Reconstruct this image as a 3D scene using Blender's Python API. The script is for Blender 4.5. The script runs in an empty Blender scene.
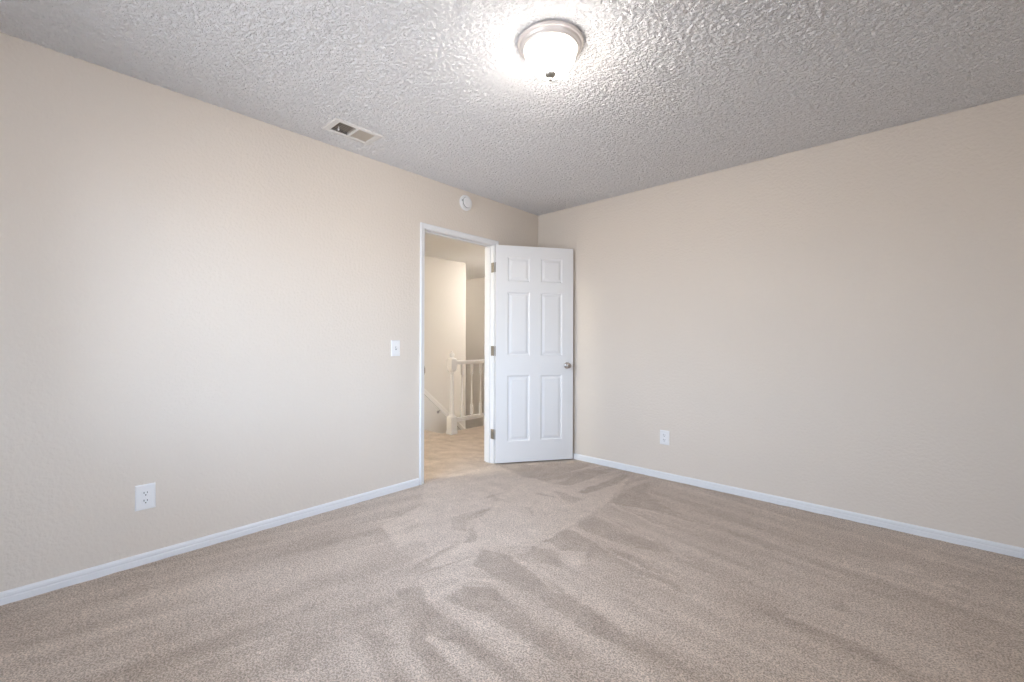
import bpy, bmesh, math, random
from mathutils import Vector, Matrix, noise
R = math.radians
S = bpy.context.scene
COL = S.collection
random.seed(4)

# ------------------------------------------------------------------ camera
cam_d = bpy.data.cameras.new('camera'); cam = bpy.data.objects.new('camera', cam_d); COL.objects.link(cam)
cam_d.sensor_width = 36.0
cam_d.lens = 434.17 * 36.0 / 1024.0
cam_d.shift_y = 1.035 / 1024.0
cam_d.clip_start = 0.02
YAW, ROLL = 0.7439, 0.0032
cam.matrix_world = (Matrix.Translation((2.8545, -3.4996, 1.1265)) @ Matrix.Rotation(YAW, 4, 'Z')
                    @ Matrix.Rotation(math.pi / 2, 4, 'X') @ Matrix.Rotation(ROLL, 4, 'Z'))
S.camera = cam

# ------------------------------------------------------------------ exposure
S.view_settings.view_transform = 'Standard'
S.view_settings.look = 'None'
S.view_settings.gamma = 1.0
S.view_settings.use_curve_mapping = False
S.view_settings.exposure = 0.22

# ------------------------------------------------------------------ sky outside the windows
W = bpy.data.worlds.new('sky'); S.world = W; W.use_nodes = True
nt = W.node_tree; nt.nodes.clear()
wo = nt.nodes.new('ShaderNodeOutputWorld'); bg = nt.nodes.new('ShaderNodeBackground')
tc = nt.nodes.new('ShaderNodeTexCoord'); sx = nt.nodes.new('ShaderNodeSeparateXYZ'); cr = nt.nodes.new('ShaderNodeValToRGB')
nt.links.new(tc.outputs['Generated'], sx.inputs[0])
mp = nt.nodes.new('ShaderNodeMapRange'); mp.inputs[1].default_value = -1; mp.inputs[2].default_value = 1
nt.links.new(sx.outputs['Z'], mp.inputs[0]); nt.links.new(mp.outputs[0], cr.inputs[0])
e = cr.color_ramp.elements
e[0].position = 0.0; e[0].color = (0.47, 0.47, 0.49, 1)
e[1].position = 1.0; e[1].color = (0.50, 0.68, 1.0, 1)
k = e.new(0.49); k.color = (0.52, 0.55, 0.60, 1)
k = e.new(0.52); k.color = (0.66, 0.83, 1.04, 1)
nt.links.new(cr.outputs[0], bg.inputs[0]); bg.inputs[1].default_value = 14.5
nt.links.new(bg.outputs[0], wo.inputs[0])

H = 2.44          # ceiling height
RX, RY = 3.75, -4.05   # room: x 0..RX, y RY..0
WT = 0.111        # wall thickness
OY0, OY1, OZ = -1.43, -0.655, 2.023   # clear door opening
WINE = (-3.75, -2.60, 0.75, 1.90)    # window in the east wall: y0,y1,z0,z1
WINS = (0.45, 1.95, 0.70, 2.08)      # unseen window added to the south wall for light: x0,x1,z0,z1

def portal(name, loc, rot, sx_, sy_):
    l = bpy.data.lights.new(name, 'AREA'); l.shape = 'RECTANGLE'; l.size = sx_; l.size_y = sy_
    l.cycles.is_portal = True
    o = bpy.data.objects.new(name, l); o.location = loc; o.rotation_euler = rot; COL.objects.link(o)
portal('window_portal', ((WINS[0]+WINS[1])/2, RY - 0.13, (WINS[2]+WINS[3])/2), (math.pi/2, 0, 0), WINS[1]-WINS[0], WINS[3]-WINS[2])
portal('window_portal', (RX + 0.13, (WINE[0]+WINE[1])/2, (WINE[2]+WINE[3])/2), (0, math.pi/2, 0), WINE[3]-WINE[2], WINE[1]-WINE[0])

# ------------------------------------------------------------------ materials
def mat(name, col, rough=0.6, metal=0.0, bump=None, spec=0.5, emit=None, var=None):
    """bump=(scale, strength, distance, detail); var=(scale, amount) slight procedural tone variation"""
    m = bpy.data.materials.new(name); m.use_nodes = True
    n = m.node_tree.nodes; L = m.node_tree.links; b = n['Principled BSDF']
    b.inputs['Base Color'].default_value = (*col, 1); b.inputs['Roughness'].default_value = rough
    b.inputs['Metallic'].default_value = metal; b.inputs['Specular IOR Level'].default_value = spec
    co = n.new('ShaderNodeTexCoord')
    if var:
        t = n.new('ShaderNodeTexNoise'); t.inputs['Scale'].default_value = var[0]; t.inputs['Detail'].default_value = 3
        L.new(co.outputs['Object'], t.inputs['Vector'])
        r = n.new('ShaderNodeMapRange'); r.inputs[1].default_value = 0.3; r.inputs[2].default_value = 0.7
        r.inputs[3].default_value = 1 - var[1]; r.inputs[4].default_value = 1 + var[1]; L.new(t.outputs[0], r.inputs[0])
        v = n.new('ShaderNodeVectorMath'); v.operation = 'SCALE'; v.inputs[0].default_value = col
        L.new(r.outputs[0], v.inputs['Scale']); L.new(v.outputs[0], b.inputs['Base Color'])
    if bump:
        t = n.new('ShaderNodeTexNoise'); t.inputs['Scale'].default_value = bump[0]; t.inputs['Detail'].default_value = bump[3]
        L.new(co.outputs['Object'], t.inputs['Vector'])
        u = n.new('ShaderNodeBump'); u.inputs['Strength'].default_value = bump[1]; u.inputs['Distance'].default_value = bump[2]
        L.new(t.outputs[0], u.inputs['Height']); L.new(u.outputs[0], b.inputs['Normal'])
    if emit:
        b.inputs['Emission Color'].default_value = (*emit[0], 1); b.inputs['Emission Strength'].default_value = emit[1]
    return m

WALLC = (0.735, 0.665, 0.592)
M_wall = mat('wall_paint', WALLC, 0.75, bump=(60, 0.45, 0.007, 2), var=(1.2, 0.012), spec=0.3)
M_hall = mat('hall_paint', (0.70, 0.66, 0.61), 0.75, bump=(55, 0.22, 0.006, 2), spec=0.3)
M_trim = mat('white_trim_paint', (0.80, 0.81, 0.83), 0.38, var=(6, 0.01))
M_door = mat('white_door_paint', (0.80, 0.805, 0.82), 0.42, bump=(90, 0.05, 0.002, 2))
M_plate = mat('white_plastic', (0.84, 0.84, 0.85), 0.35, var=(20, 0.01))
M_slot = mat('dark_slot', (0.03, 0.03, 0.03), 0.7, var=(40, 0.1))
M_nickel = mat('brushed_nickel', (0.42, 0.39, 0.37), 0.3, 1.0, bump=(120, 0.05, 0.001, 2))
M_ring = mat('satin_nickel_ring', (0.70, 0.65, 0.62), 0.42, 0.35, bump=(120, 0.04, 0.001, 2))
M_hinge = mat('hinge_metal', (0.33, 0.29, 0.24), 0.45, 0.7, bump=(90, 0.1, 0.001, 2))
M_vent = mat('vent_enamel', (0.72, 0.70, 0.68), 0.5, var=(30, 0.02))
M_louv = mat('louver_metal', (0.55, 0.49, 0.42), 0.55, 0.2, var=(30, 0.05))
M_duct = mat('duct_metal', (0.07, 0.065, 0.06), 0.7, 0.2, var=(20, 0.1))
M_rail = mat('rail_paint', (0.86, 0.85, 0.84), 0.4, var=(10, 0.01))
M_wood = mat('hall_handrail_paint', (0.78, 0.74, 0.69), 0.4, var=(8, 0.02))
M_out = mat('outside_stucco', (0.6, 0.55, 0.48), 0.9, bump=(40, 0.3, 0.01, 3))

# glowing glass bowl
def bowl(name, col, s):
    # emission graded to calm ceiling glare: strongest at the bottom, least at the rim
    m = mat(name, (0.9, 0.88, 0.84), 0.3, emit=(col, s)); n = m.node_tree.nodes; L = m.node_tree.links
    co = n.new('ShaderNodeTexCoord'); sp = n.new('ShaderNodeSeparateXYZ'); r = n.new('ShaderNodeMapRange')
    L.new(co.outputs['Object'], sp.inputs[0]); L.new(sp.outputs['Z'], r.inputs[0])
    r.inputs[1].default_value = -0.06; r.inputs[2].default_value = -0.125; r.inputs[3].default_value = s*0.03; r.inputs[4].default_value = s
    L.new(r.outputs[0], n['Principled BSDF'].inputs['Emission Strength']); return m
M_glass = bowl('lit_frosted_glass', (1.0, 0.94, 0.87), 165.0)
M_glass2 = bowl('lit_frosted_glass_warm', (1.0, 0.955, 0.90), 430.0)
M_glass4 = bowl('fill_light_glass_soft', (1.0, 0.93, 0.76), 400.0)
M_glass3 = bowl('fill_light_glass_dim', (1.0, 0.92, 0.82), 42.0)

def clear_glass():
    m = bpy.data.materials.new('window_glass'); m.use_nodes = True
    n = m.node_tree.nodes; L = m.node_tree.links; n.remove(n['Principled BSDF'])
    t = n.new('ShaderNodeBsdfTransparent'); g = n.new('ShaderNodeBsdfGlossy'); g.inputs['Roughness'].default_value = 0.02
    f = n.new('ShaderNodeFresnel'); mx = n.new('ShaderNodeMixShader')
    L.new(f.outputs[0], mx.inputs[0]); L.new(t.outputs[0], mx.inputs[1]); L.new(g.outputs[0], mx.inputs[2])
    L.new(mx.outputs[0], n['Material Output'].inputs[0]); return m
M_pane = clear_glass()

def popcorn():
    m = bpy.data.materials.new('popcorn_ceiling'); m.use_nodes = True
    n = m.node_tree.nodes; L = m.node_tree.links; b = n['Principled BSDF']
    b.inputs['Roughness'].default_value = 0.9; b.inputs['Specular IOR Level'].default_value = 0.2
    co = n.new('ShaderNodeTexCoord')
    t = n.new('ShaderNodeTexNoise'); t.inputs['Scale'].default_value = 90; t.inputs['Detail'].default_value = 3.0
    t.inputs['Roughness'].default_value = 0.62; t.inputs['Distortion'].default_value = 0.7
    v = n.new('ShaderNodeTexVoronoi'); v.inputs['Scale'].default_value = 62; v.feature = 'SMOOTH_F1'
    L.new(co.outputs['Object'], t.inputs['Vector']); L.new(co.outputs['Object'], v.inputs['Vector'])
    a = n.new('ShaderNodeMath'); a.operation = 'MULTIPLY_ADD'; a.inputs[1].default_value = -0.45
    L.new(v.outputs['Distance'], a.inputs[0]); L.new(t.outputs[0], a.inputs[2])
    u = n.new('ShaderNodeBump'); u.inputs['Strength'].default_value = 1.0; u.inputs['Distance'].default_value = 0.022
    L.new(a.outputs[0], u.inputs['Height']); L.new(u.outputs[0], b.inputs['Normal'])
    b.inputs['Base Color'].default_value = (0.90, 0.89, 0.895, 1)
    return m
M_ceil = popcorn()
M_ceil2 = mat('hall_ceiling_paint', (0.87, 0.86, 0.84), 0.9, bump=(60, 0.6, 0.01, 3), spec=0.2)

def carpet(name, lo, hi):
    m = bpy.data.materials.new(name); m.use_nodes = True
    n = m.node_tree.nodes; L = m.node_tree.links; b = n['Principled BSDF']
    b.inputs['Roughness'].default_value = 0.95; b.inputs['Specular IOR Level'].default_value = 0.1
    b.inputs['Sheen Weight'].default_value = 0.15
    co = n.new('ShaderNodeTexCoord')
    def nz(scale, det, rough=0.5):
        t = n.new('ShaderNodeTexNoise'); t.inputs['Scale'].default_value = scale
        t.inputs['Detail'].default_value = det; t.inputs['Roughness'].default_value = rough
        L.new(co.outputs['Object'], t.inputs['Vector']); return t
    at = n.new('ShaderNodeAttribute'); at.attribute_name = 'nap'
    g = nz(155, 2.5, 0.75)                    # tufts, salt and pepper
    g2 = nz(9, 3, 0.6)                        # soft blotches
    r1 = n.new('ShaderNodeMapRange'); r1.inputs[1].default_value = 0.36; r1.inputs[2].default_value = 0.64
    r1.inputs[3].default_value = 0.60; r1.inputs[4].default_value = 1.38
    vo = n.new('ShaderNodeTexVoronoi'); vo.inputs['Scale'].default_value = 250; L.new(co.outputs['Object'], vo.inputs['Vector'])
    sv = n.new('ShaderNodeSeparateColor'); L.new(vo.outputs['Color'], sv.inputs[0])
    mg = n.new('ShaderNodeMath'); mg.operation = 'MULTIPLY_ADD'; mg.inputs[1].default_value = 0.20; mg.inputs[2].default_value = -0.10
    L.new(sv.outputs[0], mg.inputs[0])
    ma = n.new('ShaderNodeMath'); ma.operation = 'ADD'; L.new(mg.outputs[0], ma.inputs[0]); L.new(g.outputs[0], ma.inputs[1])
    L.new(ma.outputs[0], r1.inputs[0])
    r2 = n.new('ShaderNodeMapRange'); r2.inputs[1].default_value = 0.3; r2.inputs[2].default_value = 0.7
    r2.inputs[3].default_value = -0.08; r2.inputs[4].default_value = 0.08; L.new(g2.outputs[0], r2.inputs[0])
    ad = n.new('ShaderNodeMath'); ad.operation = 'ADD'; ad.use_clamp = True
    L.new(at.outputs['Fac'], ad.inputs[0]); L.new(r2.outputs[0], ad.inputs[1])
    mx = n.new('ShaderNodeMix'); mx.data_type = 'RGBA'
    mx.inputs[6].default_value = (*lo, 1); mx.inputs[7].default_value = (*hi, 1); L.new(ad.outputs[0], mx.inputs[0])
    vs = n.new('ShaderNodeVectorMath'); vs.operation = 'SCALE'
    L.new(mx.outputs[2], vs.inputs[0]); L.new(r1.outputs[0], vs.inputs['Scale']); L.new(vs.outputs[0], b.inputs['Base Color'])
    u = n.new('ShaderNodeBump'); u.inputs['Strength'].default_value = 0.55; u.inputs['Distance'].default_value = 0.008
    L.new(g.outputs[0], u.inputs['Height']); L.new(u.outputs[0], b.inputs['Normal'])
    return m
M_carp = carpet('beige_carpet', (0.345, 0.275, 0.222), (0.66, 0.56, 0.478))

# ------------------------------------------------------------------ helpers
def link(name, bm, m, parent=None, smooth=False, bevel=0, loc=None, rot=None):
    bmesh.ops.recalc_face_normals(bm, faces=bm.faces)
    me = bpy.data.meshes.new(name); bm.to_mesh(me); bm.free()
    if isinstance(m, (list, tuple)):
        for x in m: me.materials.append(x)
    else: me.materials.append(m)
    o = bpy.data.objects.new(name, me); COL.objects.link(o)
    if smooth:
        for p in me.polygons: p.use_smooth = True
    if bevel:
        md = o.modifiers.new('bevel', 'BEVEL'); md.width = bevel; md.segments = 2; md.limit_method = 'ANGLE'; md.angle_limit = R(40)
    if parent: o.parent = parent
    if loc: o.location = loc
    if rot: o.rotation_euler = rot
    return o
def box(bm, x0, x1, y0, y1, z0, z1):
    v = [bm.verts.new((x, y, z)) for x in (x0, x1) for y in (y0, y1) for z in (z0, z1)]
    for f in ((0,1,3,2), (4,6,7,5), (0,4,5,1), (2,3,7,6), (0,2,6,4), (1,5,7,3)): bm.faces.new([v[i] for i in f])
def lathe(bm, prof, seg=32, M=None):
    """prof: list of (r,z) about local Z, M places it"""
    M = M or Matrix(); rings = []
    for r, z in prof:
        if r < 1e-6: rings.append([bm.verts.new(M @ Vector((0, 0, z)))])
        else: rings.append([bm.verts.new(M @ Vector((r*math.cos(2*math.pi*i/seg), r*math.sin(2*math.pi*i/seg), z))) for i in range(seg)])
    for a, b in zip(rings, rings[1:]):
        for i in range(seg):
            j = (i+1) % seg
            if len(a) == 1 and len(b) == 1: continue
            if len(a) == 1: bm.faces.new((a[0], b[i], b[j]))
            elif len(b) == 1: bm.faces.new((a[i], b[0], a[j]))
            else: bm.faces.new((a[i], b[i], b[j], a[j]))
    for rg in (rings[0], rings[-1]):
        if len(rg) > 1: bm.faces.new(rg)
def sweep(bm, prof, p0, p1, out, up=Vector((0, 0, 1))):
    """extrude a closed 2D profile (a along out, b along up) from p0 to p1"""
    p0, p1, out = Vector(p0), Vector(p1), Vector(out)
    A = [bm.verts.new(p0 + out*a + up*b) for a, b in prof]; B = [bm.verts.new(p1 + out*a + up*b) for a, b in prof]
    n = len(prof)
    for i in range(n):
        j = (i+1) % n; bm.faces.new((A[i], A[j], B[j], B[i]))
    bm.faces.new(A); bm.faces.new(B[::-1])
def tag(o, label=None, cat=None, group=None, kind=None):
    if label: o['label'] = label
    if cat: o['category'] = cat
    if group: o['group'] = group
    if kind: o['kind'] = kind
    return o
def copytree(o, parent=None):
    c = o.copy(); COL.objects.link(c)
    if parent: c.parent = parent
    for ch in list(o.children): copytree(ch, c)
    return c
AX = lambda loc, d: Matrix.Translation(loc) @ Vector((0, 0, 1)).rotation_difference(Vector(d)).to_matrix().to_4x4()

# ------------------------------------------------------------------ floor (carpet) with vacuum marks in the pile
NAP = [
  ('L', 0.8, [(-0.01, -1.41), (0.04, -0.66), (0.64, -0.74), (1.04, -0.78), (1.17, -0.3), (1.28, -0.78), (1.31, -1.21), (1.34, -1.61), (1.12, -1.86), (1.2, -1.98), (1.08, -2.18), (0.82, -2.19), (0.46, -2.08), (0.38, -1.71)]),
  ('D', 0.7, [(0.04, -0.66), (0.48, -0.05), (0.72, -0.09), (0.61, -0.71), (0.49, -0.77)]),
  ('D', 0.8, [(0.78, -0.72), (0.74, -0.18), (0.94, -0.15), (0.88, -0.68)]),
  ('D', 0.9, [(1.01, -0.76), (1.04, -0.13), (1.11, -0.12), (1.12, -0.45), (1.08, -0.75)]),
  ('D', 0.6, [(0.86, -0.85), (1.11, -0.85), (1.12, -0.97), (0.96, -0.95)]),
  ('D', 0.6, [(0.81, -1.84), (0.68, -1.66), (0.75, -1.41), (0.82, -1.56), (0.8, -1.69), (0.91, -1.78)]),
  ('D', 0.7, [(1.01, -1.89), (0.86, -1.69), (1.02, -1.79), (1.05, -1.86)]),
  ('D', 0.6, [(0.56, -1.23), (0.72, -1.26), (0.69, -1.32)]),
  ('D', 0.4, [(0.62, -2.02), (0.58, -1.89), (0.64, -1.92), (0.66, -2.01)]),
  ('D', 0.8, [(1.3, -0.8), (1.25, -0.39), (1.31, -0.16), (1.38, -0.41), (1.54, -0.54), (1.76, -0.65)]),
  ('D', 0.8, [(1.34, -1.28), (1.34, -1.08), (1.64, -1.15), (1.84, -1.14), (1.93, -1.21), (1.72, -1.3), (1.61, -1.3)]),
  ('D', 0.8, [(1.32, -1.57), (1.32, -1.33), (1.53, -1.37), (1.62, -1.39), (1.75, -1.37), (1.93, -1.43), (2.13, -1.54), (1.83, -1.52), (1.63, -1.53), (1.6, -1.58), (1.45, -1.58)]),
  ('D', 0.8, [(1.33, -1.79), (1.32, -1.65), (1.45, -1.61), (1.59, -1.73), (1.5, -1.76)]),
  ('D', 0.9, [(1.23, -2.02), (1.14, -1.87), (1.3, -1.81), (1.5, -1.87), (1.8, -1.92), (2.07, -1.98), (2.15, -2.02), (2.1, -2.04), (1.88, -2.05), (1.59, -2.01), (1.43, -2.02)]),
  ('L', 0.6, [(1.34, -1.83), (1.46, -1.81), (2.02, -1.89), (2.06, -1.96), (1.78, -1.91), (1.49, -1.84)]),
  ('L', 0.7, [(1.46, -1.59), (1.57, -1.51), (1.65, -1.69), (1.57, -1.68)]),
  ('D', 0.9, [(1.35, -2.3), (1.34, -2.18), (1.45, -2.08), (1.57, -2.13), (1.9, -2.16), (2.0, -2.2), (1.93, -2.27), (1.78, -2.24), (1.63, -2.26), (1.54, -2.25), (1.43, -2.3)]),
  ('L', 0.7, [(1.4, -2.31), (1.55, -2.29), (1.64, -2.3), (1.61, -2.35), (1.52, -2.36)]),
  ('D', 0.9, [(1.15, -2.39), (1.19, -2.31), (1.36, -2.38), (1.61, -2.38), (1.81, -2.38), (1.94, -2.39), (1.69, -2.62), (1.51, -2.57), (1.37, -2.5), (1.24, -2.44)]),
  ('L', 0.8, [(1.51, -2.48), (1.57, -2.46), (1.75, -2.44), (1.86, -2.46), (1.78, -2.54), (1.61, -2.52)]),
  ('L', 0.7, [(1.67, -2.3), (1.8, -2.26), (1.85, -2.32), (1.79, -2.36)]),
  ('L', 0.6, [(1.29, -2.35), (1.27, -2.12), (1.44, -2.03), (1.31, -2.16), (1.34, -2.35)]),
  ('D', 0.7, [(1.13, -2.82), (1.17, -2.76), (1.26, -2.8), (1.33, -2.9), (1.25, -2.94)]),
  ('D', 0.6, [(1.27, -2.67), (1.34, -2.6), (1.49, -2.58), (1.42, -2.65)]),
  ('D', 0.4, [(0.79, -2.17), (0.81, -2.04), (0.89, -2.05), (0.88, -2.19)]),
  ('D', 0.4, [(0.88, -2.41), (0.89, -2.08), (0.96, -2.08), (0.95, -2.42)]),
  ('D', 0.5, [(1.03, -2.27), (0.96, -1.9), (1.0, -1.91), (1.09, -2.22), (1.1, -2.28)]),
  ('D', 0.7, [(2.59, -1.15), (2.62, -1.12), (2.67, -1.16), (2.67, -1.2), (2.63, -1.2)]),
  ('D', 0.6, [(2.99, -0.63), (3.04, -0.6), (3.06, -0.66), (3.03, -0.68)]),
  ('L', 0.6, [(2.87, -0.28), (2.93, -0.18), (3.0, -0.32), (2.96, -0.39), (2.91, -0.37)]),
  ('L', 0.5, [(2.76, -0.56), (2.81, -0.47), (2.89, -0.54), (2.86, -0.62)]),
  ('L', 0.5, [(2.46, -1.42), (2.5, -1.38), (2.79, -1.39), (2.79, -1.42), (2.51, -1.42)]),
  ('L', 0.75, [(1.31, -0.785), (1.825, -0.96), (1.821, -0.97), (1.302, -0.809)]),
  ('L', 0.75, [(1.346, -1.029), (1.772, -1.132), (1.77, -1.142), (1.34, -1.055)]),
  ('L', 0.75, [(1.344, -1.304), (1.708, -1.417), (1.706, -1.427), (1.336, -1.328)]),
  ('L', 0.75, [(1.341, -1.559), (1.488, -1.605), (1.486, -1.615), (1.335, -1.585)]),
  ('L', 0.75, [(1.338, -1.806), (1.7, -1.91), (1.698, -1.92), (1.332, -1.832)]),
  ('L', 0.75, [(1.14, -0.185), (1.274, -0.757), (1.264, -0.759), (1.114, -0.191)]),
  ('L', 0.75, [(1.215, -0.335), (1.267, -0.051), (1.277, -0.053), (1.241, -0.339)]),
  ('L', 0.75, [(1.157, -2.273), (1.327, -2.33), (1.325, -2.34), (1.149, -2.297)]),
  ('L', 0.75, [(1.302, -2.329), (1.282, -2.141), (1.292, -2.139), (1.328, -2.325)]),
  ('L', 0.75, [(1.279, -2.13), (1.423, -2.027), (1.429, -2.035), (1.295, -2.15)]),
  ('L', 0.75, [(1.542, -0.736), (1.941, -0.715), (1.941, -0.725), (1.544, -0.762)]),
  ('L', 0.75, [(2.05, -1.732), (2.195, -1.732), (2.195, -1.742), (2.052, -1.758)]),
  ('L', 0.75, [(1.718, -1.426), (1.999, -1.473), (1.997, -1.483), (1.714, -1.452)]),
  ('L', 0.75, [(1.423, -2.283), (1.539, -2.296), (1.539, -2.306), (1.421, -2.309)]),
  ('L', 0.75, [(1.508, -2.476), (1.74, -2.51), (1.738, -2.52), (1.506, -2.502)]),
  ('L', 0.75, [(0.403, -1.764), (0.326, -1.314), (0.336, -1.312), (0.429, -1.76)]),
  ('L', 0.75, [(0.668, -1.79), (0.682, -1.591), (0.692, -1.591), (0.694, -1.79)]),
  ('D', 0.75, [(1.088, -2.246), (1.155, -1.956), (1.165, -1.958), (1.114, -2.252)]),
  ('D', 0.75, [(1.016, -2.157), (0.982, -1.958), (0.992, -1.956), (1.042, -2.151)]),
  ('D', 0.75, [(0.59, -1.315), (0.596, -1.167), (0.606, -1.167), (0.616, -1.315)]),
  ('D', 0.75, [(0.752, -1.599), (0.739, -1.368), (0.749, -1.368), (0.778, -1.597)]),
  ('D', 0.75, [(0.792, -0.974), (0.973, -0.962), (0.975, -0.972), (0.794, -1.0)]),
  ('D', 0.75, [(-0.079, -1.204), (-0.051, -0.905), (-0.041, -0.905), (-0.053, -1.206)]),
  ('D', 0.75, [(0.921, -1.239), (1.067, -1.313), (1.063, -1.323), (0.911, -1.263)]),
]
def inside_dist(p, poly):
    """signed distance to polygon, positive inside"""
    x, y = p; ins = False; d = 9.0; n = len(poly)
    for i in range(n):
        x0, y0 = poly[i]; x1, y1 = poly[(i+1) % n]
        if (y0 > y) != (y1 > y) and x < (x1-x0)*(y-y0)/(y1-y0) + x0: ins = not ins
        dx, dy = x1-x0, y1-y0; t = max(0, min(1, ((x-x0)*dx+(y-y0)*dy)/(dx*dx+dy*dy+1e-12)))
        q = math.hypot(x-x0-t*dx, y-y0-t*dy)
        if q < d: d = q
    return d if ins else -d
BOX = [(min(a for a, _ in p)-.06, max(a for a, _ in p)+.06, min(b for _, b in p)-.06, max(b for _, b in p)+.06) for _, _, p in NAP]
def nap_at(x, y):
    N = noise.noise
    wob = 0.020*N(Vector((x*9, y*9, 1))) + 0.012*N(Vector((x*38, y*38, 5)))
    # long strokes: across the room right of x=1.3, along the wall left of it
    right = max(0.0, min(1.0, (x-1.22)/0.16))
    ca, sa = math.cos(R(-8)), math.sin(R(-8))
    u, w = x*ca+y*sa, -x*sa+y*ca
    s_r = N(Vector((u*0.9, w*7.5, 3))) + 0.7*N(Vector((u*1.6, w*17, 8)))
    u2, w2 = y + .25*x, x - .25*y
    s_l = N(Vector((w2*6, u2*0.9, 13))) + 0.7*N(Vector((w2*14, u2*1.5, 18)))
    st_ = right*s_r + (1-right)*s_l
    v = 0.47 + 0.32*st_ + 0.10*N(Vector((x*2.6, y*2.6, 30)))
    rdg = right*N(Vector((u*1.3, w*13, 70))) + (1-right)*N(Vector((w2*13, u2*1.3, 75)))
    v += 0.55*max(0, 1-abs(rdg)/0.05)*max(0, N(Vector((x*2.2, y*2.2, 80)))+0.05)
    if x < 0.02:      # trodden hall carpet
        v = 0.50 + 0.30*N(Vector((x*3+y*4, y*9-x*5, 40))) + 0.25*N(Vector((x*13, y*16, 44)))
    for (kd, wt, poly), bx in zip(NAP, BOX):
        if bx[0] < x < bx[1] and bx[2] < y < bx[3]:
            d = inside_dist((x+wob, y+wob*.8), poly)
            f = max(0.0, min(1.0, d/0.011 + 0.5))
            if f > 0:
                tgt = (0.79 if kd == 'L' else 0.20) + 0.14*N(Vector((x*11, y*11, 60)))
                v = v*(1-f*wt) + tgt*f*wt
    return max(0, min(1, v))
bm = bmesh.new(); lay = bm.verts.layers.float.new('nap')
def patch(x0, x1, y0, y1, st, fade=False):
    nx, ny = max(1, round((x1-x0)/st)), max(1, round((y1-y0)/st)); g = []
    for i in range(nx+1):
        row = []
        for j in range(ny+1):
            x, y = x0+(x1-x0)*i/nx, y0+(y1-y0)*j/ny
            n_ = nap_at(x, y)
            z = 0.002*noise.noise(Vector((x*14, y*14, 0)))*(1 if 0 < i < nx and 0 < j < ny else 0)
            v = bm.verts.new((x, y, z)); v[lay] = n_; row.append(v)
        g.append(row)
    for i in range(nx):
        for j in range(ny): bm.faces.new((g[i][j], g[i+1][j], g[i+1][j+1], g[i][j+1]))
patch(-0.02, RX, RY, 0, 0.012)
patch(-1.38, -0.02, -2.0, 2.6, 0.03)
patch(-1.38, -0.02, -3.2, -2.0, 0.2)
patch(-2.62, -1.38, -3.2, -0.17, 0.05)
# rolled carpet edges over the stairwell
def lip(pts, d):
    prev = None; d = Vector(d)
    for a in range(0, 6):
        t = a/5*math.pi/2; off = d*(0.025*math.sin(t)) + Vector((0, 0, -0.025*(1-math.cos(t))))
        if a == 5: off = off + Vector((0, 0, -0.02))
        row = []
        for p in pts:
            v = bm.verts.new(Vector(p)+off); v[lay] = 0.6; row.append(v)
        if prev:
            for i in range(len(row)-1): bm.faces.new((prev[i], prev[i+1], row[i+1], row[i]))
        prev = row
lip([(-1.38, -0.17, 0), (-1.38, 2.6, 0)], (-1, 0, 0))
lip([(-2.62, -0.17, 0), (-1.38, -0.17, 0)], (0, 1, 0))
fl = link('floor', bm, M_carp, smooth=True)
tag(fl, 'beige cut pile carpet with vacuum strokes across bedroom and hall', 'floor', kind='structure')

# stairs going down beyond the hall, carpeted
bm = bmesh.new(); n_st = 6; ri, ru = 0.195, 0.225
for k_ in range(n_st):
    y = -0.145 + k_*ru
    box(bm, -2.62, -1.42, y if k_ else -0.17, y+ru+0.02, -(k_+1)*ri-0.2, -(k_+1)*ri)
box(bm, -4.3, -1.42, -0.145+n_st*ru, 2.6, -(n_st+1)*ri-0.2, -(n_st+1)*ri)
st = link('staircase', bm, M_carp, bevel=0.02)
tag(st, 'carpeted stair flight dropping from the hall behind the white railing', 'stairs', kind='structure')

# ------------------------------------------------------------------ walls
def struct(name, boxes, m, label):
    bm = bmesh.new()
    for b in boxes: box(bm, *b)
    return tag(link(name, bm, m), label, 'wall', kind='structure')
ww = struct('wall_west', [(-WT, 0, RY-WT, OY0-0.02, 0, H), (-WT, 0, OY1+0.02, 0, 0, H), (-WT, 0, OY0-0.02, OY1+0.02, OZ+0.02, H)], M_wall,
       'beige textured bedroom wall holding the doorway')
struct('wall_north', [(-WT, RX+WT, 0, WT, 0, H)], M_wall, 'beige textured bedroom wall right of the open door')
struct('wall_south', [(-WT, WINS[0], RY-WT, RY, 0, H), (WINS[1], RX+WT, RY-WT, RY, 0, H), (WINS[0], WINS[1], RY-WT, RY, 0, WINS[2]), (WINS[0], WINS[1], RY-WT, RY, WINS[3], H)], M_wall, 'beige bedroom wall with an added window behind the viewer')
struct('wall_east', [(RX, RX+WT, RY, WINE[0], 0, H), (RX, RX+WT, WINE[1], 0, 0, H), (RX, RX+WT, WINE[0], WINE[1], 0, WINE[2]), (RX, RX+WT, WINE[0], WINE[1], WINE[3], H)],
       M_wall, 'beige bedroom wall with a wide window, outside the picture on the right')
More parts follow.
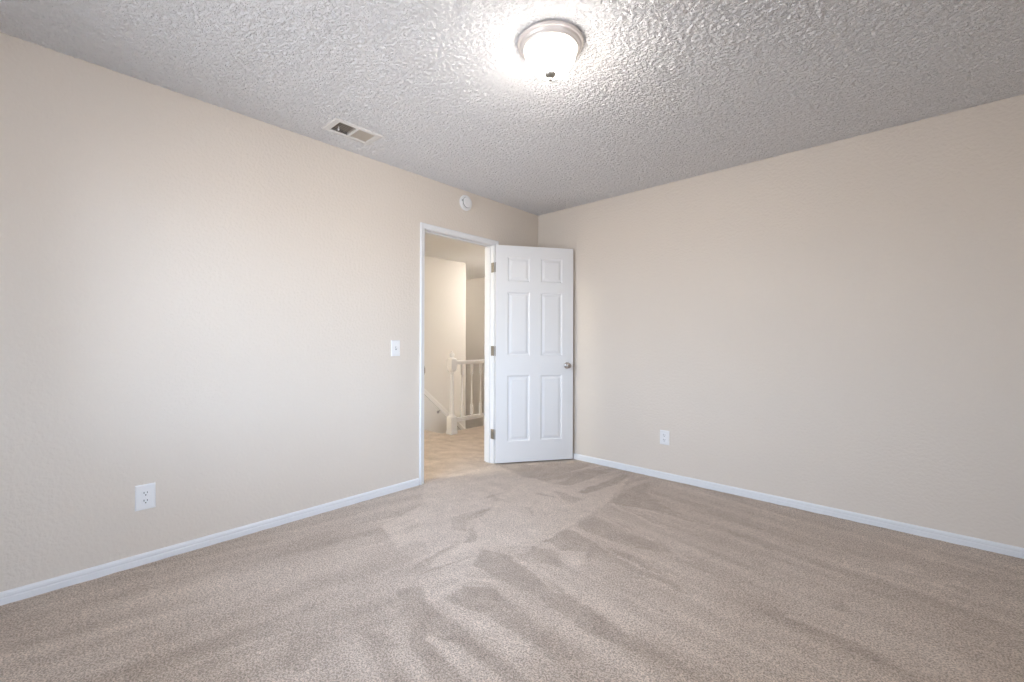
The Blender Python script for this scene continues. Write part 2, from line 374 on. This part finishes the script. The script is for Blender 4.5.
# hall and stairwell
struct('wall_hall_stair', [(-2.73, -2.61, -3.2, 1.30, -1.6, H)], M_hall, 'cream stairwell wall carrying the sloping handrail')
struct('wall_hall_far', [(-4.3, WT, 2.60, 2.72, -1.6, H)], M_hall, 'cream wall at the far end of the stairwell')
struct('wall_hall_landing', [(-4.42, -4.3, 1.18, 2.72, -1.6, H), (-4.3, -2.73, 1.18, 1.30, -1.6, H)], M_hall, 'cream wall around the lower stair landing')
struct('wall_hall_end', [(-2.73, -WT, -3.32, -3.2, 0, H)], M_hall, 'cream wall closing the near end of the hall')
struct('wall_hall_side', [(-WT, 0, WT, 2.6, 0, H)], M_hall, 'cream hall wall beyond the bedroom')
struct('wall_stairwell_side', [(-1.40, -1.34, -0.14, 2.6, -1.6, -0.012)], M_hall, 'drywall under the hall floor edge beneath the white railing')

# ceilings
VH = (0.212, 0.342, -2.292, -2.058)   # vent hole
def flat(bm, x0, x1, y0, y1, z):
    box(bm, x0, x1, y0, y1, z, z+0.02)
bm = bmesh.new()
def lumps(x0, x1, y0, y1, st):
    """sprayed acoustic texture: real lumps hanging up to about 6 mm below the board"""
    nx, ny = max(1, round((x1-x0)/st)), max(1, round((y1-y0)/st)); g = []
    for i in range(nx+1):
        row = []
        for j in range(ny+1):
            x, y = x0+(x1-x0)*i/nx, y0+(y1-y0)*j/ny
            q = noise.noise(Vector((x*52, y*52, 2))) + 0.75*noise.noise(Vector((x*96, y*96, 9)))
            z = -0.0065*max(0.0, min(1.0, 0.35+q*0.85)) if 0 < i < nx and 0 < j < ny else 0
            row.append(bm.verts.new((x, y, H+z)))
        g.append(row)
    for i in range(nx):
        for j in range(ny): bm.faces.new((g[i][j], g[i][j+1], g[i+1][j+1], g[i+1][j]))
VE = 0.012
lumps(-.005, VH[0]-VE, RY-.005, .005, 0.0072); lumps(VH[1]+VE, RX+.005, RY-.005, .005, 0.0072)
lumps(VH[0]-VE, VH[1]+VE, RY-.005, VH[2]-VE, 0.0072); lumps(VH[0]-VE, VH[1]+VE, VH[3]+VE, .005, 0.0072)
flat(bm, -WT, VH[0], RY-WT, WT, H+.001); flat(bm, VH[1], RX+WT, RY-WT, WT, H+.001)
flat(bm, VH[0], VH[1], RY-WT, VH[2], H+.001); flat(bm, VH[0], VH[1], VH[3], WT, H+.001)
ce = tag(link('ceiling', bm, M_ceil), 'white popcorn textured bedroom ceiling', 'ceiling', kind='structure')
bm = bmesh.new(); flat(bm, -4.42, -WT, -3.32, 2.72, H); flat(bm, -WT, 0, WT, 2.72, H)
tag(link('ceiling_hall', bm, M_ceil2), 'warm lit hall ceiling seen through the doorway', 'ceiling', kind='structure')

# baseboards
BP = [(0, 0), (0.013, 0), (0.013, 0.030), (0.0105, 0.033), (0.0105, 0.037), (0.012, 0.040), (0.011, 0.050), (0.006, 0.057), (0, 0.058)]
def baseb(name, runs, label):
    bm = bmesh.new()
    for p0, p1, out in runs: sweep(bm, BP, p0, p1, out)
    tag(link(name, bm, M_trim), label, 'baseboard', kind='structure')
Z0 = -0.004
baseb('baseboard_west', [((0, RY, Z0), (0, OY0-0.052, Z0), (1, 0, 0)), ((0, OY1+0.052, Z0), (0, 0, Z0), (1, 0, 0))], 'white grooved baseboard along the wall with the doorway')
baseb('baseboard_north', [((0, 0, Z0), (RX, 0, Z0), (0, -1, 0))], 'white grooved baseboard along the wall right of the door')
baseb('baseboard_east', [((RX, 0, Z0), (RX, RY, Z0), (-1, 0, 0))], 'white baseboard on the wall outside the picture on the right')
baseb('baseboard_south', [((RX, RY, Z0), (0, RY, Z0), (0, 1, 0))], 'white baseboard on the wall behind the viewer')

# ------------------------------------------------------------------ door frame: jambs, stops, casings
frame = tag(bpy.data.objects.new('trim_1', None), 'white painted door frame with moulded casing around the hall doorway', 'door frame', kind='structure')
COL.objects.link(frame)
JX0, JX1 = -WT-0.004, 0.002
bm = bmesh.new(); box(bm, JX0, JX1, OY0-0.0195, OY0, -0.002, OZ+0.019); link('jamb', bm, M_trim, frame, bevel=0.001)
bm = bmesh.new(); box(bm, JX0, JX1, OY1, OY1+0.0195, -0.002, OZ+0.019); link('jamb', bm, M_trim, frame, bevel=0.001)
bm = bmesh.new(); box(bm, JX0, JX1, OY0, OY1, OZ, OZ+0.0195); link('head_jamb', bm, M_trim, frame, bevel=0.001)
bm = bmesh.new()
box(bm, -0.085, -0.038, OY0, OY0+0.011, 0, OZ); box(bm, -0.085, -0.038, OY1-0.011, OY1, 0, OZ); box(bm, -0.085, -0.038, OY0+0.011, OY1-0.011, OZ-0.011, OZ)
link('door_stop', bm, M_trim, frame, bevel=0.002)
# casing profile: a = distance outward from opening edge (0..w), b = height off the wall
CP = [(0.0, 0), (0.0, 0.008), (0.006, 0.010), (0.012, 0.0095), (0.030, 0.013), (0.040, 0.017), (0.047, 0.0165), (0.050, 0.013), (0.050, 0)]
def casing_loop(xw, sgn):
    bm = bmesh.new(); rev = 0.004; rows = []
    for a, b in CP:
        x = xw + sgn*b
        ya, yb, zt = OY0-rev-a*.78, OY1+rev+a, OZ+rev+a*.80
        rows.append([bm.verts.new((x, ya, -0.002)), bm.verts.new((x, ya, zt)), bm.verts.new((x, yb, zt)), bm.verts.new((x, yb, -0.002))])
    n_ = len(rows)
    for i in range(n_):
        A, B = rows[i], rows[(i+1) % n_]
        for q in range(3): bm.faces.new((A[q], A[q+1], B[q+1], B[q]))
    bm.faces.new([r[0] for r in rows]); bm.faces.new([r[3] for r in rows])
    link('casing', bm, M_trim, frame)
casing_loop(0.0, 1); casing_loop(-WT, -1)
bm = bmesh.new(); box(bm, -0.036, 0.006, OY0-0.0005, OY0+0.0015, 0.865, 0.935); box(bm, 0.0018, 0.0105, OY0-0.006, OY0+0.0035, 0.878, 0.922)
so = link('strike_plate', bm, M_hinge, frame); so['label'] = 'metal strike plate'

# ------------------------------------------------------------------ six panel door, swung open to the wall
DW, DT, DZ0, DZ1 = 0.753, 0.035, 0.012, 2.019
dx = [0, .111, .324, .431, .644, DW]
dz = [DZ0, .206, .817, 1.0, 1.589, 1.688, 1.914, DZ1]
bm = bmesh.new()
def face_side(y, s):
    for i in range(5):
        for j in range(7):
            x0, x1, z0, z1 = dx[i], dx[i+1], dz[j], dz[j+1]
            q = lambda ins, dep: [bm.verts.new((a, y+s*dep, b)) for a, b in ((x0+ins, z0+ins), (x1-ins, z0+ins), (x1-ins, z1-ins), (x0+ins, z1-ins))]
            if i in (1, 3) and j in (1, 3, 5):
                rings = [q(0, 0), q(.004, .0035), q(.011, .009), q(.019, .0095), q(.040, .003), q(.043, .003)]
                for A, B in zip(rings, rings[1:]):
                    for k_ in range(4): bm.faces.new((A[k_], A[(k_+1) % 4], B[(k_+1) % 4], B[k_]))
                bm.faces.new(rings[-1])
            else: bm.faces.new(q(0, 0))
face_side(0, 1); face_side(DT, -1)
for x in (0, DW): 
    for j in range(7): bm.faces.new([bm.verts.new(p) for p in ((x, 0, dz[j]), (x, DT, dz[j]), (x, DT, dz[j+1]), (x, 0, dz[j+1]))])
for z in (DZ0, DZ1):
    for i in range(5): bm.faces.new([bm.verts.new(p) for p in ((dx[i], 0, z), (dx[i+1], 0, z), (dx[i+1], DT, z), (dx[i], DT, z))])
bmesh.ops.remove_doubles(bm, verts=bm.verts, dist=1e-5)
door = link('door_1', bm, M_door, loc=(0.044, -0.667, 0), rot=(0, 0, math.atan2(.8244, .5659)))
tag(door, 'white six panel door standing open against the corner', 'door', kind='structure')
KZ, KX = 0.905, DW-0.060
for s, y in ((-1, 0), (1, DT)):
    bm = bmesh.new()
    lathe(bm, [(0, 0.0), (0.031, 0.0), (0.0315, 0.003), (0.028, 0.0065), (0.014, 0.009), (0.0115, 0.012), (0.0115, 0.024), (0.017, 0.029),
               (0.0245, 0.036), (0.0265, 0.044), (0.0245, 0.052), (0.018, 0.057), (0.010, 0.0585), (0, 0.059)], 32, AX((KX, y, KZ), (0, s, 0)))
    ko = link('door_knob', bm, M_nickel, door, smooth=True); ko['label'] = 'round satin nickel door knob'
bm = bmesh.new(); box(bm, DW-0.0005, DW+0.0012, 0.005, 0.030, KZ-0.028, KZ+0.028); box(bm, DW, DW+0.010, 0.011, 0.024, KZ-0.010, KZ+0.010)
link('latch', bm, M_nickel, door)
# hinges stay on the frame's pin line
Minv = door.matrix_basis.inverted()
for hz in (0.272, 1.044, 1.817):
    bm = bmesh.new()
    box(bm, -0.028, 0.004, OY1-0.0018, OY1+0.0005, hz-0.045, hz+0.045)          # leaf let into the jamb
    for k_ in range(5):
        lathe(bm, [(0, -0.0085), (0.0055, -0.0085), (0.006, -0.0075), (0.006, 0.0075), (0.0055, 0.0085), (0, 0.0085)], 14,
              Matrix.Translation((0.0075, OY1-0.004, hz-0.036+0.018*k_)))
    for dz_ in (-0.028, 0.0, 0.028):
        lathe(bm, [(0, 0), (0.0035, 0), (0.003, 0.001), (0, 0.0012)], 10, AX((-0.012, OY1-0.0018, hz+dz_), (0, -1, 0)))
    bm.transform(Minv)
    box(bm, -0.0015, 0.0, 0.002, DT, hz-0.045, hz+0.045)                          # leaf on the door edge
    ho = link('hinge', bm, M_hinge, door); ho['label'] = 'satin metal butt hinge'

# ------------------------------------------------------------------ windows (light the room)
def window(name, label, w, Mw):
    """built in local x along the wall, y outwards, then placed by Mw"""
    win = tag(bpy.data.objects.new(name, None), label, 'window', kind='structure'); COL.objects.link(win); win.matrix_world = Mw
    x0, x1, z0, z1 = w; fw = 0.045
    bm = bmesh.new()
    box(bm, x0, x0+fw, .03, .08, z0, z1); box(bm, x1-fw, x1, .03, .08, z0, z1)
    box(bm, x0+fw, x1-fw, .03, .08, z0, z0+fw); box(bm, x0+fw, x1-fw, .03, .08, z1-fw, z1)
    box(bm, (x0+x1)/2-0.025, (x0+x1)/2+0.025, .03, .08, z0+fw, z1-fw)
    link('window_frame', bm, M_trim, win, bevel=0.003)
    bm = bmesh.new(); box(bm, x0+fw, x1-fw, .053, .057, z0+fw, z1-fw); link('pane', bm, M_pane, win)
    bm = bmesh.new(); box(bm, x0-0.04, x1+0.04, -.03, .03, z0-0.02, z0+0.001); link('window_sill', bm, M_trim, win, bevel=0.004)
window('window_1', 'wide white framed sliding window in the wall outside the picture', (-WINE[1], -WINE[0], WINE[2], WINE[3]), Matrix.Translation((RX, 0, 0)) @ Matrix.Rotation(-math.pi/2, 4, 'Z'))
window('fill_window', 'narrow white framed window added for light in the wall behind the viewer', (-WINS[1], -WINS[0], WINS[2], WINS[3]), Matrix.Translation((0, RY, 0)) @ Matrix.Rotation(math.pi, 4, 'Z'))  # unseen window, added to keep the right wall and floor light

# ------------------------------------------------------------------ ceiling lamp
def lamp(name, loc, mg, label):
    t = bpy.data.objects.new(name, None); COL.objects.link(t); t.location = loc
    tag(t, label, 'ceiling light')
    bm = bmesh.new()
    lathe(bm, [(0, 0.0), (0.136, 0.0), (0.136, -0.004), (0.143, -0.005), (0.1455, -0.008), (0.1455, -0.013), (0.142, -0.0175), (0.137, -0.0195), (0.1355, -0.0185), (0.134, -0.021),
               (0.130, -0.028), (0.1275, -0.031), (0.1245, -0.031), (0.1235, -0.034), (0.121, -0.037), (0.1165, -0.037), (0.1135, -0.033), (0.1135, -0.02), (0, -0.02)], 64)
    p = link('ring_pan', bm, M_ring, t, smooth=True); p['label'] = 'stepped satin nickel ring'
    bm = bmesh.new()
    prof = [(0.112, -0.024)] + [(0.112*math.cos(a)**0.8 if a < 1.57 else 0, -0.034 - 0.102*math.sin(a)) for a in [i*math.pi/2/14 for i in range(15)]]
    prof[-1] = (0, prof[-1][1])
    lathe(bm, prof, 64)
    g = link('glass_shade', bm, mg, t, smooth=True); g['label'] = 'glowing frosted glass bowl'
    bm = bmesh.new()
    lathe(bm, [(0, -0.126), (0.024, -0.127), (0.0275, -0.132), (0.0265, -0.141), (0.019, -0.149), (0.011, -0.153), (0.008, -0.156), (0.0095, -0.160), (0.008, -0.165), (0, -0.169)], 24)
    f = link('finial', bm, M_nickel, t, smooth=True); f['label'] = 'small nickel finial'
    return t
lamp('ceiling_light', (1.685, -1.985, H), M_glass, 'round flush bedroom ceiling light with nickel ring and glowing glass bowl')
lamp('ceiling_light', (-1.70, 1.85, H), M_glass2, 'hall ceiling light over the stairwell, hidden behind the door jamb')
lamp('ceiling_light', (-4.05, 1.85, H), M_glass3, 'added unseen fill light over the lower stair landing, hidden behind the cream stairwell wall')  # added out of view to brighten the far stairwell wall
lamp('ceiling_light', (-0.75, -2.55, H), M_glass4, 'added unseen fill light at the near end of the hall, hidden behind the left wall')  # added out of view to brighten the near hall carpet

# ------------------------------------------------------------------ ceiling vent
vent = tag(bpy.data.objects.new('ceiling_vent', None), 'rectangular two way ceiling air vent with dark louvers near the left wall', 'air vent')
COL.objects.link(vent); vent.location = ((VH[0]+VH[1])/2, (VH[2]+VH[3])/2, H)
hx, hy = (VH[1]-VH[0])/2, (VH[3]-VH[2])/2
bm = bmesh.new(); fo = 0.040
outer = [(-hx-fo*.75, -hy-fo), (hx+fo*.75, -hy-fo), (hx+fo*.75, hy+fo), (-hx-fo*.75, hy+fo)]
def ring_(k, z): # k 0 outer .. 1 inner
    inn = [(-hx, -hy), (hx, -hy), (hx, hy), (-hx, hy)]
    return [bm.verts.new((a[0]*(1-k)+b[0]*k, a[1]*(1-k)+b[1]*k, z)) for a, b in zip(outer, inn)]
rs = [ring_(0, 0), ring_(0.02, -0.003), ring_(0.2, -0.0075), ring_(0.85, -0.0085), ring_(1.0, -0.006), ring_(1.0, 0.02)]
for A, B in zip(rs, rs[1:]):
    for i in range(4): bm.faces.new((A[i], A[(i+1) % 4], B[(i+1) % 4], B[i]))
box(bm, -hx, hx, -0.0065, 0.0065, -0.007, 0.016)
link('frame', bm, M_vent, vent)
bm = bmesh.new()
for (a0, a1, b0, b1, c0, c1) in ((-hx-.002, -hx, -hy, hy, 0, .16), (hx, hx+.002, -hy, hy, 0, .16), (-hx, hx, -hy-.002, -hy, 0, .16), (-hx, hx, hy, hy+.002, 0, .16), (-hx, hx, -hy, hy, .16, .162)):
    box(bm, a0, a1, b0, b1, c0, c1)
link('duct_boot', bm, M_duct, vent)
nl = 8; first = None
for side in (-1, 1):
    for i in range(nl):
        yc = side*(0.0065 + (hy-0.0065)*(i+0.5)/nl)
        if first is None or side == 1 and i == 0:
            bm = bmesh.new(); sl = side*0.62
            pts = [(-0.0058, 0.0), (-0.0055, 0.0016), (0.0065, 0.0012), (0.0065, 0.0)]
            c, s_ = math.cos(-side*R(42)), math.sin(-side*R(42))
            v0 = [bm.verts.new((-hx, a*c-b*s_, a*s_+b*c)) for a, b in pts]; v1 = [bm.verts.new((hx, a*c-b*s_, a*s_+b*c)) for a, b in pts]
            for q in range(4): bm.faces.new((v0[q], v0[(q+1) % 4], v1[(q+1) % 4], v1[q]))
            bm.faces.new(v0); bm.faces.new(v1)
            first = link('louver', bm, M_louv, vent); first.location = (0, yc, 0.001)
        else:
            c_ = first.copy(); COL.objects.link(c_); c_.parent = vent; c_.location = (0, yc, 0.001)
# damper blades crossing above the louvers, and the small lever
bm = bmesh.new()
for i in range(5):
    x = -hx + 2*hx*(i+0.5)/5; box(bm, x-0.0007, x+0.0007, -hy, hy, 0.012, 0.026)
link('damper_blades', bm, M_louv, vent)
bm = bmesh.new(); box(bm, -hx+0.045, -hx+0.052, -hy+0.028, -hy+0.036, -0.012, 0.010); box(bm, -hx+0.040, -hx+0.057, -hy+0.027, -hy+0.037, -0.014, -0.011)
link('damper_lever', bm, M_vent, vent, bevel=0.001)

# ------------------------------------------------------------------ smoke alarm on the wall over the door
sm = tag(bpy.data.objects.new('smoke_alarm', None), 'round white smoke alarm high on the wall above the doorway', 'smoke alarm')
COL.objects.link(sm); sm.location = (0, -1.003, 2.331)
MX = AX((0, 0, 0), (1, 0, 0))
bm = bmesh.new(); lathe(bm, [(0, 0), (0.066, 0), (0.067, 0.004), (0.066, 0.014), (0.062, 0.019), (0.050, 0.021), (0, 0.021)], 48, MX)
link('base', bm, M_plate, sm, smooth=False, bevel=0.001)
bm = bmesh.new(); lathe(bm, [(0, 0.018), (0.044, 0.018), (0.044, 0.030), (0.041, 0.036), (0.034, 0.038), (0, 0.039)], 48, MX)
link('cover', bm, M_plate, sm, bevel=0.001)
bm = bmesh.new(); lathe(bm, [(0.0445, 0.022), (0.0452, 0.022), (0.0452, 0.0265), (0.0445, 0.0265)], 48, MX)
vs = link('cover_shade_ring', bm, M_slot, sm); vs['label'] = 'dark ring painted as shade on the cover side'  # shade on the cover's side wall, put in as a dark ring
bm = bmesh.new(); lathe(bm, [(0, 0.038), (0.010, 0.038), (0.010, 0.0405), (0.008, 0.0415), (0, 0.0415)], 24, AX((0, 0.014, -0.006), (1, 0, 0)))
link('test_button', bm, M_plate, sm)
bm = bmesh.new(); lathe(bm, [(0, 0.020), (0.005, 0.020), (0.005, 0.0225), (0, 0.0225)], 16, AX((0, -0.052, 0.010), (1, 0, 0)))
ld = link('indicator_light', bm, M_slot, sm); ld['label'] = 'small dark indicator'

# ------------------------------------------------------------------ wall plates
def plate_mesh(w, h, holes=False):
    bm = bmesh.new(); a, b = w/2, h/2; rows = []
    for ins, d in ((0, 0), (0.0005, -0.003), (0.004, -0.006), (0.007, -0.0065)):
        rows.append([bm.verts.new((x, d, z)) for x, z in ((-a+ins, -b+ins), (a-ins, -b+ins), (a-ins, b-ins), (-a+ins, b-ins))])
    for A, B in zip(rows, rows[1:]):
        for i in range(4): bm.faces.new((A[i], A[(i+1) % 4], B[(i+1) % 4], B[i]))
    bm.faces.new(rows[0]); bm.faces.new(rows[-1]); return bm
def screw(parent, x, z, y=-0.0065):
    bm = bmesh.new(); lathe(bm, [(0, 0), (0.0035, 0), (0.003, 0.0012), (0, 0.0016)], 14, AX((x, y, z), (0, -1, 0)))
    link('screw', bm, M_plate, parent)
def outlet(loc, rz, w, h, label):
    t = tag(bpy.data.objects.new('wall_outlet', None), label, 'wall outlet'); COL.objects.link(t)
    t.location = loc; t.rotation_euler = (0, 0, rz)
    link('cover_plate', plate_mesh(w, h), M_plate, t)
    for zc in (0.0195, -0.0195):
        bm = bmesh.new(); n_ = 24; ring = []
        for d, s_ in ((-0.006, 1.0), (-0.0085, 1.0), (-0.009, 0.96)):
            ring.append([bm.verts.new((max(-0.0145, min(0.0145, 0.0172*math.cos(2*math.pi*i/n_)))*s_, d, zc+0.0172*.86*math.sin(2*math.pi*i/n_)*s_)) for i in range(n_)])
        for A, B in zip(ring, ring[1:]):
            for i in range(n_): bm.faces.new((A[i], A[(i+1) % n_], B[(i+1) % n_], B[i]))
        bm.faces.new(ring[0]); bm.faces.new(ring[-1])
        rc = link('receptacle', bm, M_plate, t)
        for x0, hh in ((-0.0065, 0.0095), (0.0065, 0.0078)):
            bm = bmesh.new(); box(bm, x0-0.0013, x0+0.0013, -0.0093, -0.0085, zc+0.0035-hh/2, zc+0.0035+hh/2)
            sl = link('slot', bm, M_slot, rc); sl['label'] = 'dark blade slot'
        bm = bmesh.new(); lathe(bm, [(0, 0), (0.0028, 0), (0.0028, 0.0006), (0, 0.0006)], 14, AX((0, -0.0088, zc-0.0085), (0, -1, 0)))
        sl = link('slot', bm, M_slot, rc); sl['label'] = 'dark round ground hole'
    screw(t, 0, 0)
    return t
outlet((0, -3.137, 0.337), R(90), 0.081, 0.127, 'white duplex wall outlet on the left wall above the baseboard')
outlet((1.354, 0, 0.341), 0, 0.080, 0.118, 'white duplex wall outlet on the wall right of the open door')
sw = tag(bpy.data.objects.new('light_switch', None), 'white toggle light switch beside the doorway', 'light switch'); COL.objects.link(sw)
sw.location = (0, -1.691, 1.077); sw.rotation_euler = (0, 0, R(90))
link('cover_plate', plate_mesh(0.076, 0.120), M_plate, sw)
bm = bmesh.new(); box(bm, -0.0055, 0.0055, -0.0072, -0.0060, -0.0125, 0.0125); so = link('toggle_slot', bm, mat('grey_slot', (0.35, 0.35, 0.36), 0.6, var=(30, 0.05)), sw); so['label'] = 'grey toggle slot'
bm = bmesh.new()
v0 = [bm.verts.new(p) for p in ((-.004, -.006, -.006), (.004, -.006, -.006), (.004, -.006, .006), (-.004, -.006, .006))]
v1 = [bm.verts.new(p) for p in ((-.0033, -.018, .004), (.0033, -.018, .004), (.0033, -.017, .0105), (-.0033, -.017, .0105))]
for i in range(4): bm.faces.new((v0[i], v0[(i+1) % 4], v1[(i+1) % 4], v1[i]))
bm.faces.new(v0); bm.faces.new(v1); link('toggle', bm, M_plate, sw)
screw(sw, 0, 0.030); screw(sw, 0, -0.030)

# ------------------------------------------------------------------ stair railing
rail = tag(bpy.data.objects.new('stair_railing', None), 'white balustrade with turned newel post guarding the stairwell', 'stair railing')
COL.objects.link(rail); rail.location = (-1.285, -0.085, 0)
def square_turn(bm, prof, x=0, y=0, seg_round=20):
    """prof: (z, half, roundness) ; roundness 0 square .. 1 circle"""
    rings = []; n_ = 32
    for z, h_, rd in prof:
        ring = []
        for i in range(n_):
            a = 2*math.pi*i/n_ + math.pi/4
            c, s_ = math.cos(a), math.sin(a); q = 1/max(abs(c), abs(s_))
            r = h_*(q*(1-rd) + rd); ring.append(bm.verts.new((x+r*c, y+r*s_, z)))
        rings.append(ring)
    for A, B in zip(rings, rings[1:]):
        for i in range(n_): bm.faces.new((A[i], A[(i+1) % n_], B[(i+1) % n_], B[i]))
    bm.faces.new(rings[0]); bm.faces.new(rings[-1])
NEWEL = [(0, .050, 0), (.030, .050, 0), (.036, .045, 0), (.205, .045, 0), (.222, .037, .5), (.228, .030, 1), (.236, .034, 1), (.246, .028, 1), (.27, .027, 1),
         (.70, .023, 1), (.735, .024, 1), (.745, .031, 1), (.755, .028, 1), (.765, .034, 1), (.785, .042, .2), (.80, .043, 0), (.915, .043, 0), (.928, .034, .6),
         (.935, .022, 1), (.942, .022, 1), (.952, .027, 1), (.968, .031, 1), (.982, .027, 1), (.992, .018, 1), (.999, .010, 1), (1.012, .010, 1), (1.016, .004, 1)]
RL = 2.12
for yy in (0.0, RL):
    bm = bmesh.new(); square_turn(bm, NEWEL, 0, yy); link('newel_post', bm, M_rail, rail)
RP = [(-.028, 0), (.028, 0), (.030, .012), (.032, .030), (.026, .043), (.012, .049), (-.012, .049), (-.026, .043), (-.032, .030), (-.030, .012)]
bm = bmesh.new(); sweep(bm, RP, (0, 0.04, .848), (0, RL-0.04, .848), (1, 0, 0)); link('top_rail', bm, M_rail, rail)
BR = [(-.030, 0), (.030, 0), (.030, .026), (.024, .030), (.024, .046), (-.024, .046), (-.024, .030), (-.030, .026)]
bm = bmesh.new(); sweep(bm, BR, (0, 0.04, .143), (0, RL-0.04, .143), (1, 0, 0)); link('bottom_rail', bm, M_rail, rail)
BAL = [(.187, .0145, 0), (.325, .0145, 0), (.335, .010, 1), (.342, .014, 1), (.350, .009, 1), (.36, .0105, 1), (.40, .0115, 1), (.52, .0085, 1),
       (.68, .007, 1), (.70, .010, 1), (.706, .013, 1), (.712, .010, 1), (.722, .0145, 0), (.850, .0145, 0)]
b0 = None
for i in range(12):
    y = 0.165 + 0.158*i
    if b0 is None:
        bm = bmesh.new(); square_turn(bm, BAL); b0 = link('baluster', bm, M_rail, rail); b0.location = (0, y, 0)
    else:
        c_ = b0.copy(); COL.objects.link(c_); c_.parent = rail; c_.location = (0, y, 0)

# sloping handrail on the stairwell wall
hr = tag(bpy.data.objects.new('handrail', None), 'painted handrail sloping down the cream stairwell wall', 'handrail'); COL.objects.link(hr)
hr.location = (-2.61, 0, 0)
HS = -0.88
bm = bmesh.new(); ya, yb = -0.15, 1.28; zf = lambda y: 0.335 + HS*(y-0.47)
dirv = Vector((0, 1, HS)).normalized(); upv = Vector((0, -HS, 1)).normalized()
HP = [(-.022, -.034), (.022, -.034), (.024, -.010), (.030, .010), (.022, .030), (.006, .036), (-.006, .036), (-.022, .030), (-.030, .010), (-.024, -.010)]
sweep(bm, HP, (0.065, ya, zf(ya)), (0.065, yb, zf(yb)), (1, 0, 0), upv)
link('rail', bm, M_wood, hr)
for y in (-0.02, 0.73, 1.22):
    z = zf(y) - 0.03
    bm = bmesh.new()
    lathe(bm, [(0, 0), (0.024, 0), (0.024, 0.004), (0.010, 0.008), (0, 0.008)], 20, AX((0, y, z-0.05), (1, 0, 0)))
    lathe(bm, [(0.006, 0), (0.006, 0.062)], 12, AX((0.006, y, z-0.05), (0.059, 0, 0.045)))
    lathe(bm, [(0.006, 0), (0.006, 0.012)], 12, Matrix.Translation((0.065, y, z-0.008)))
    bo = link('bracket', bm, M_nickel, hr, smooth=False); bo['label'] = 'metal handrail bracket'
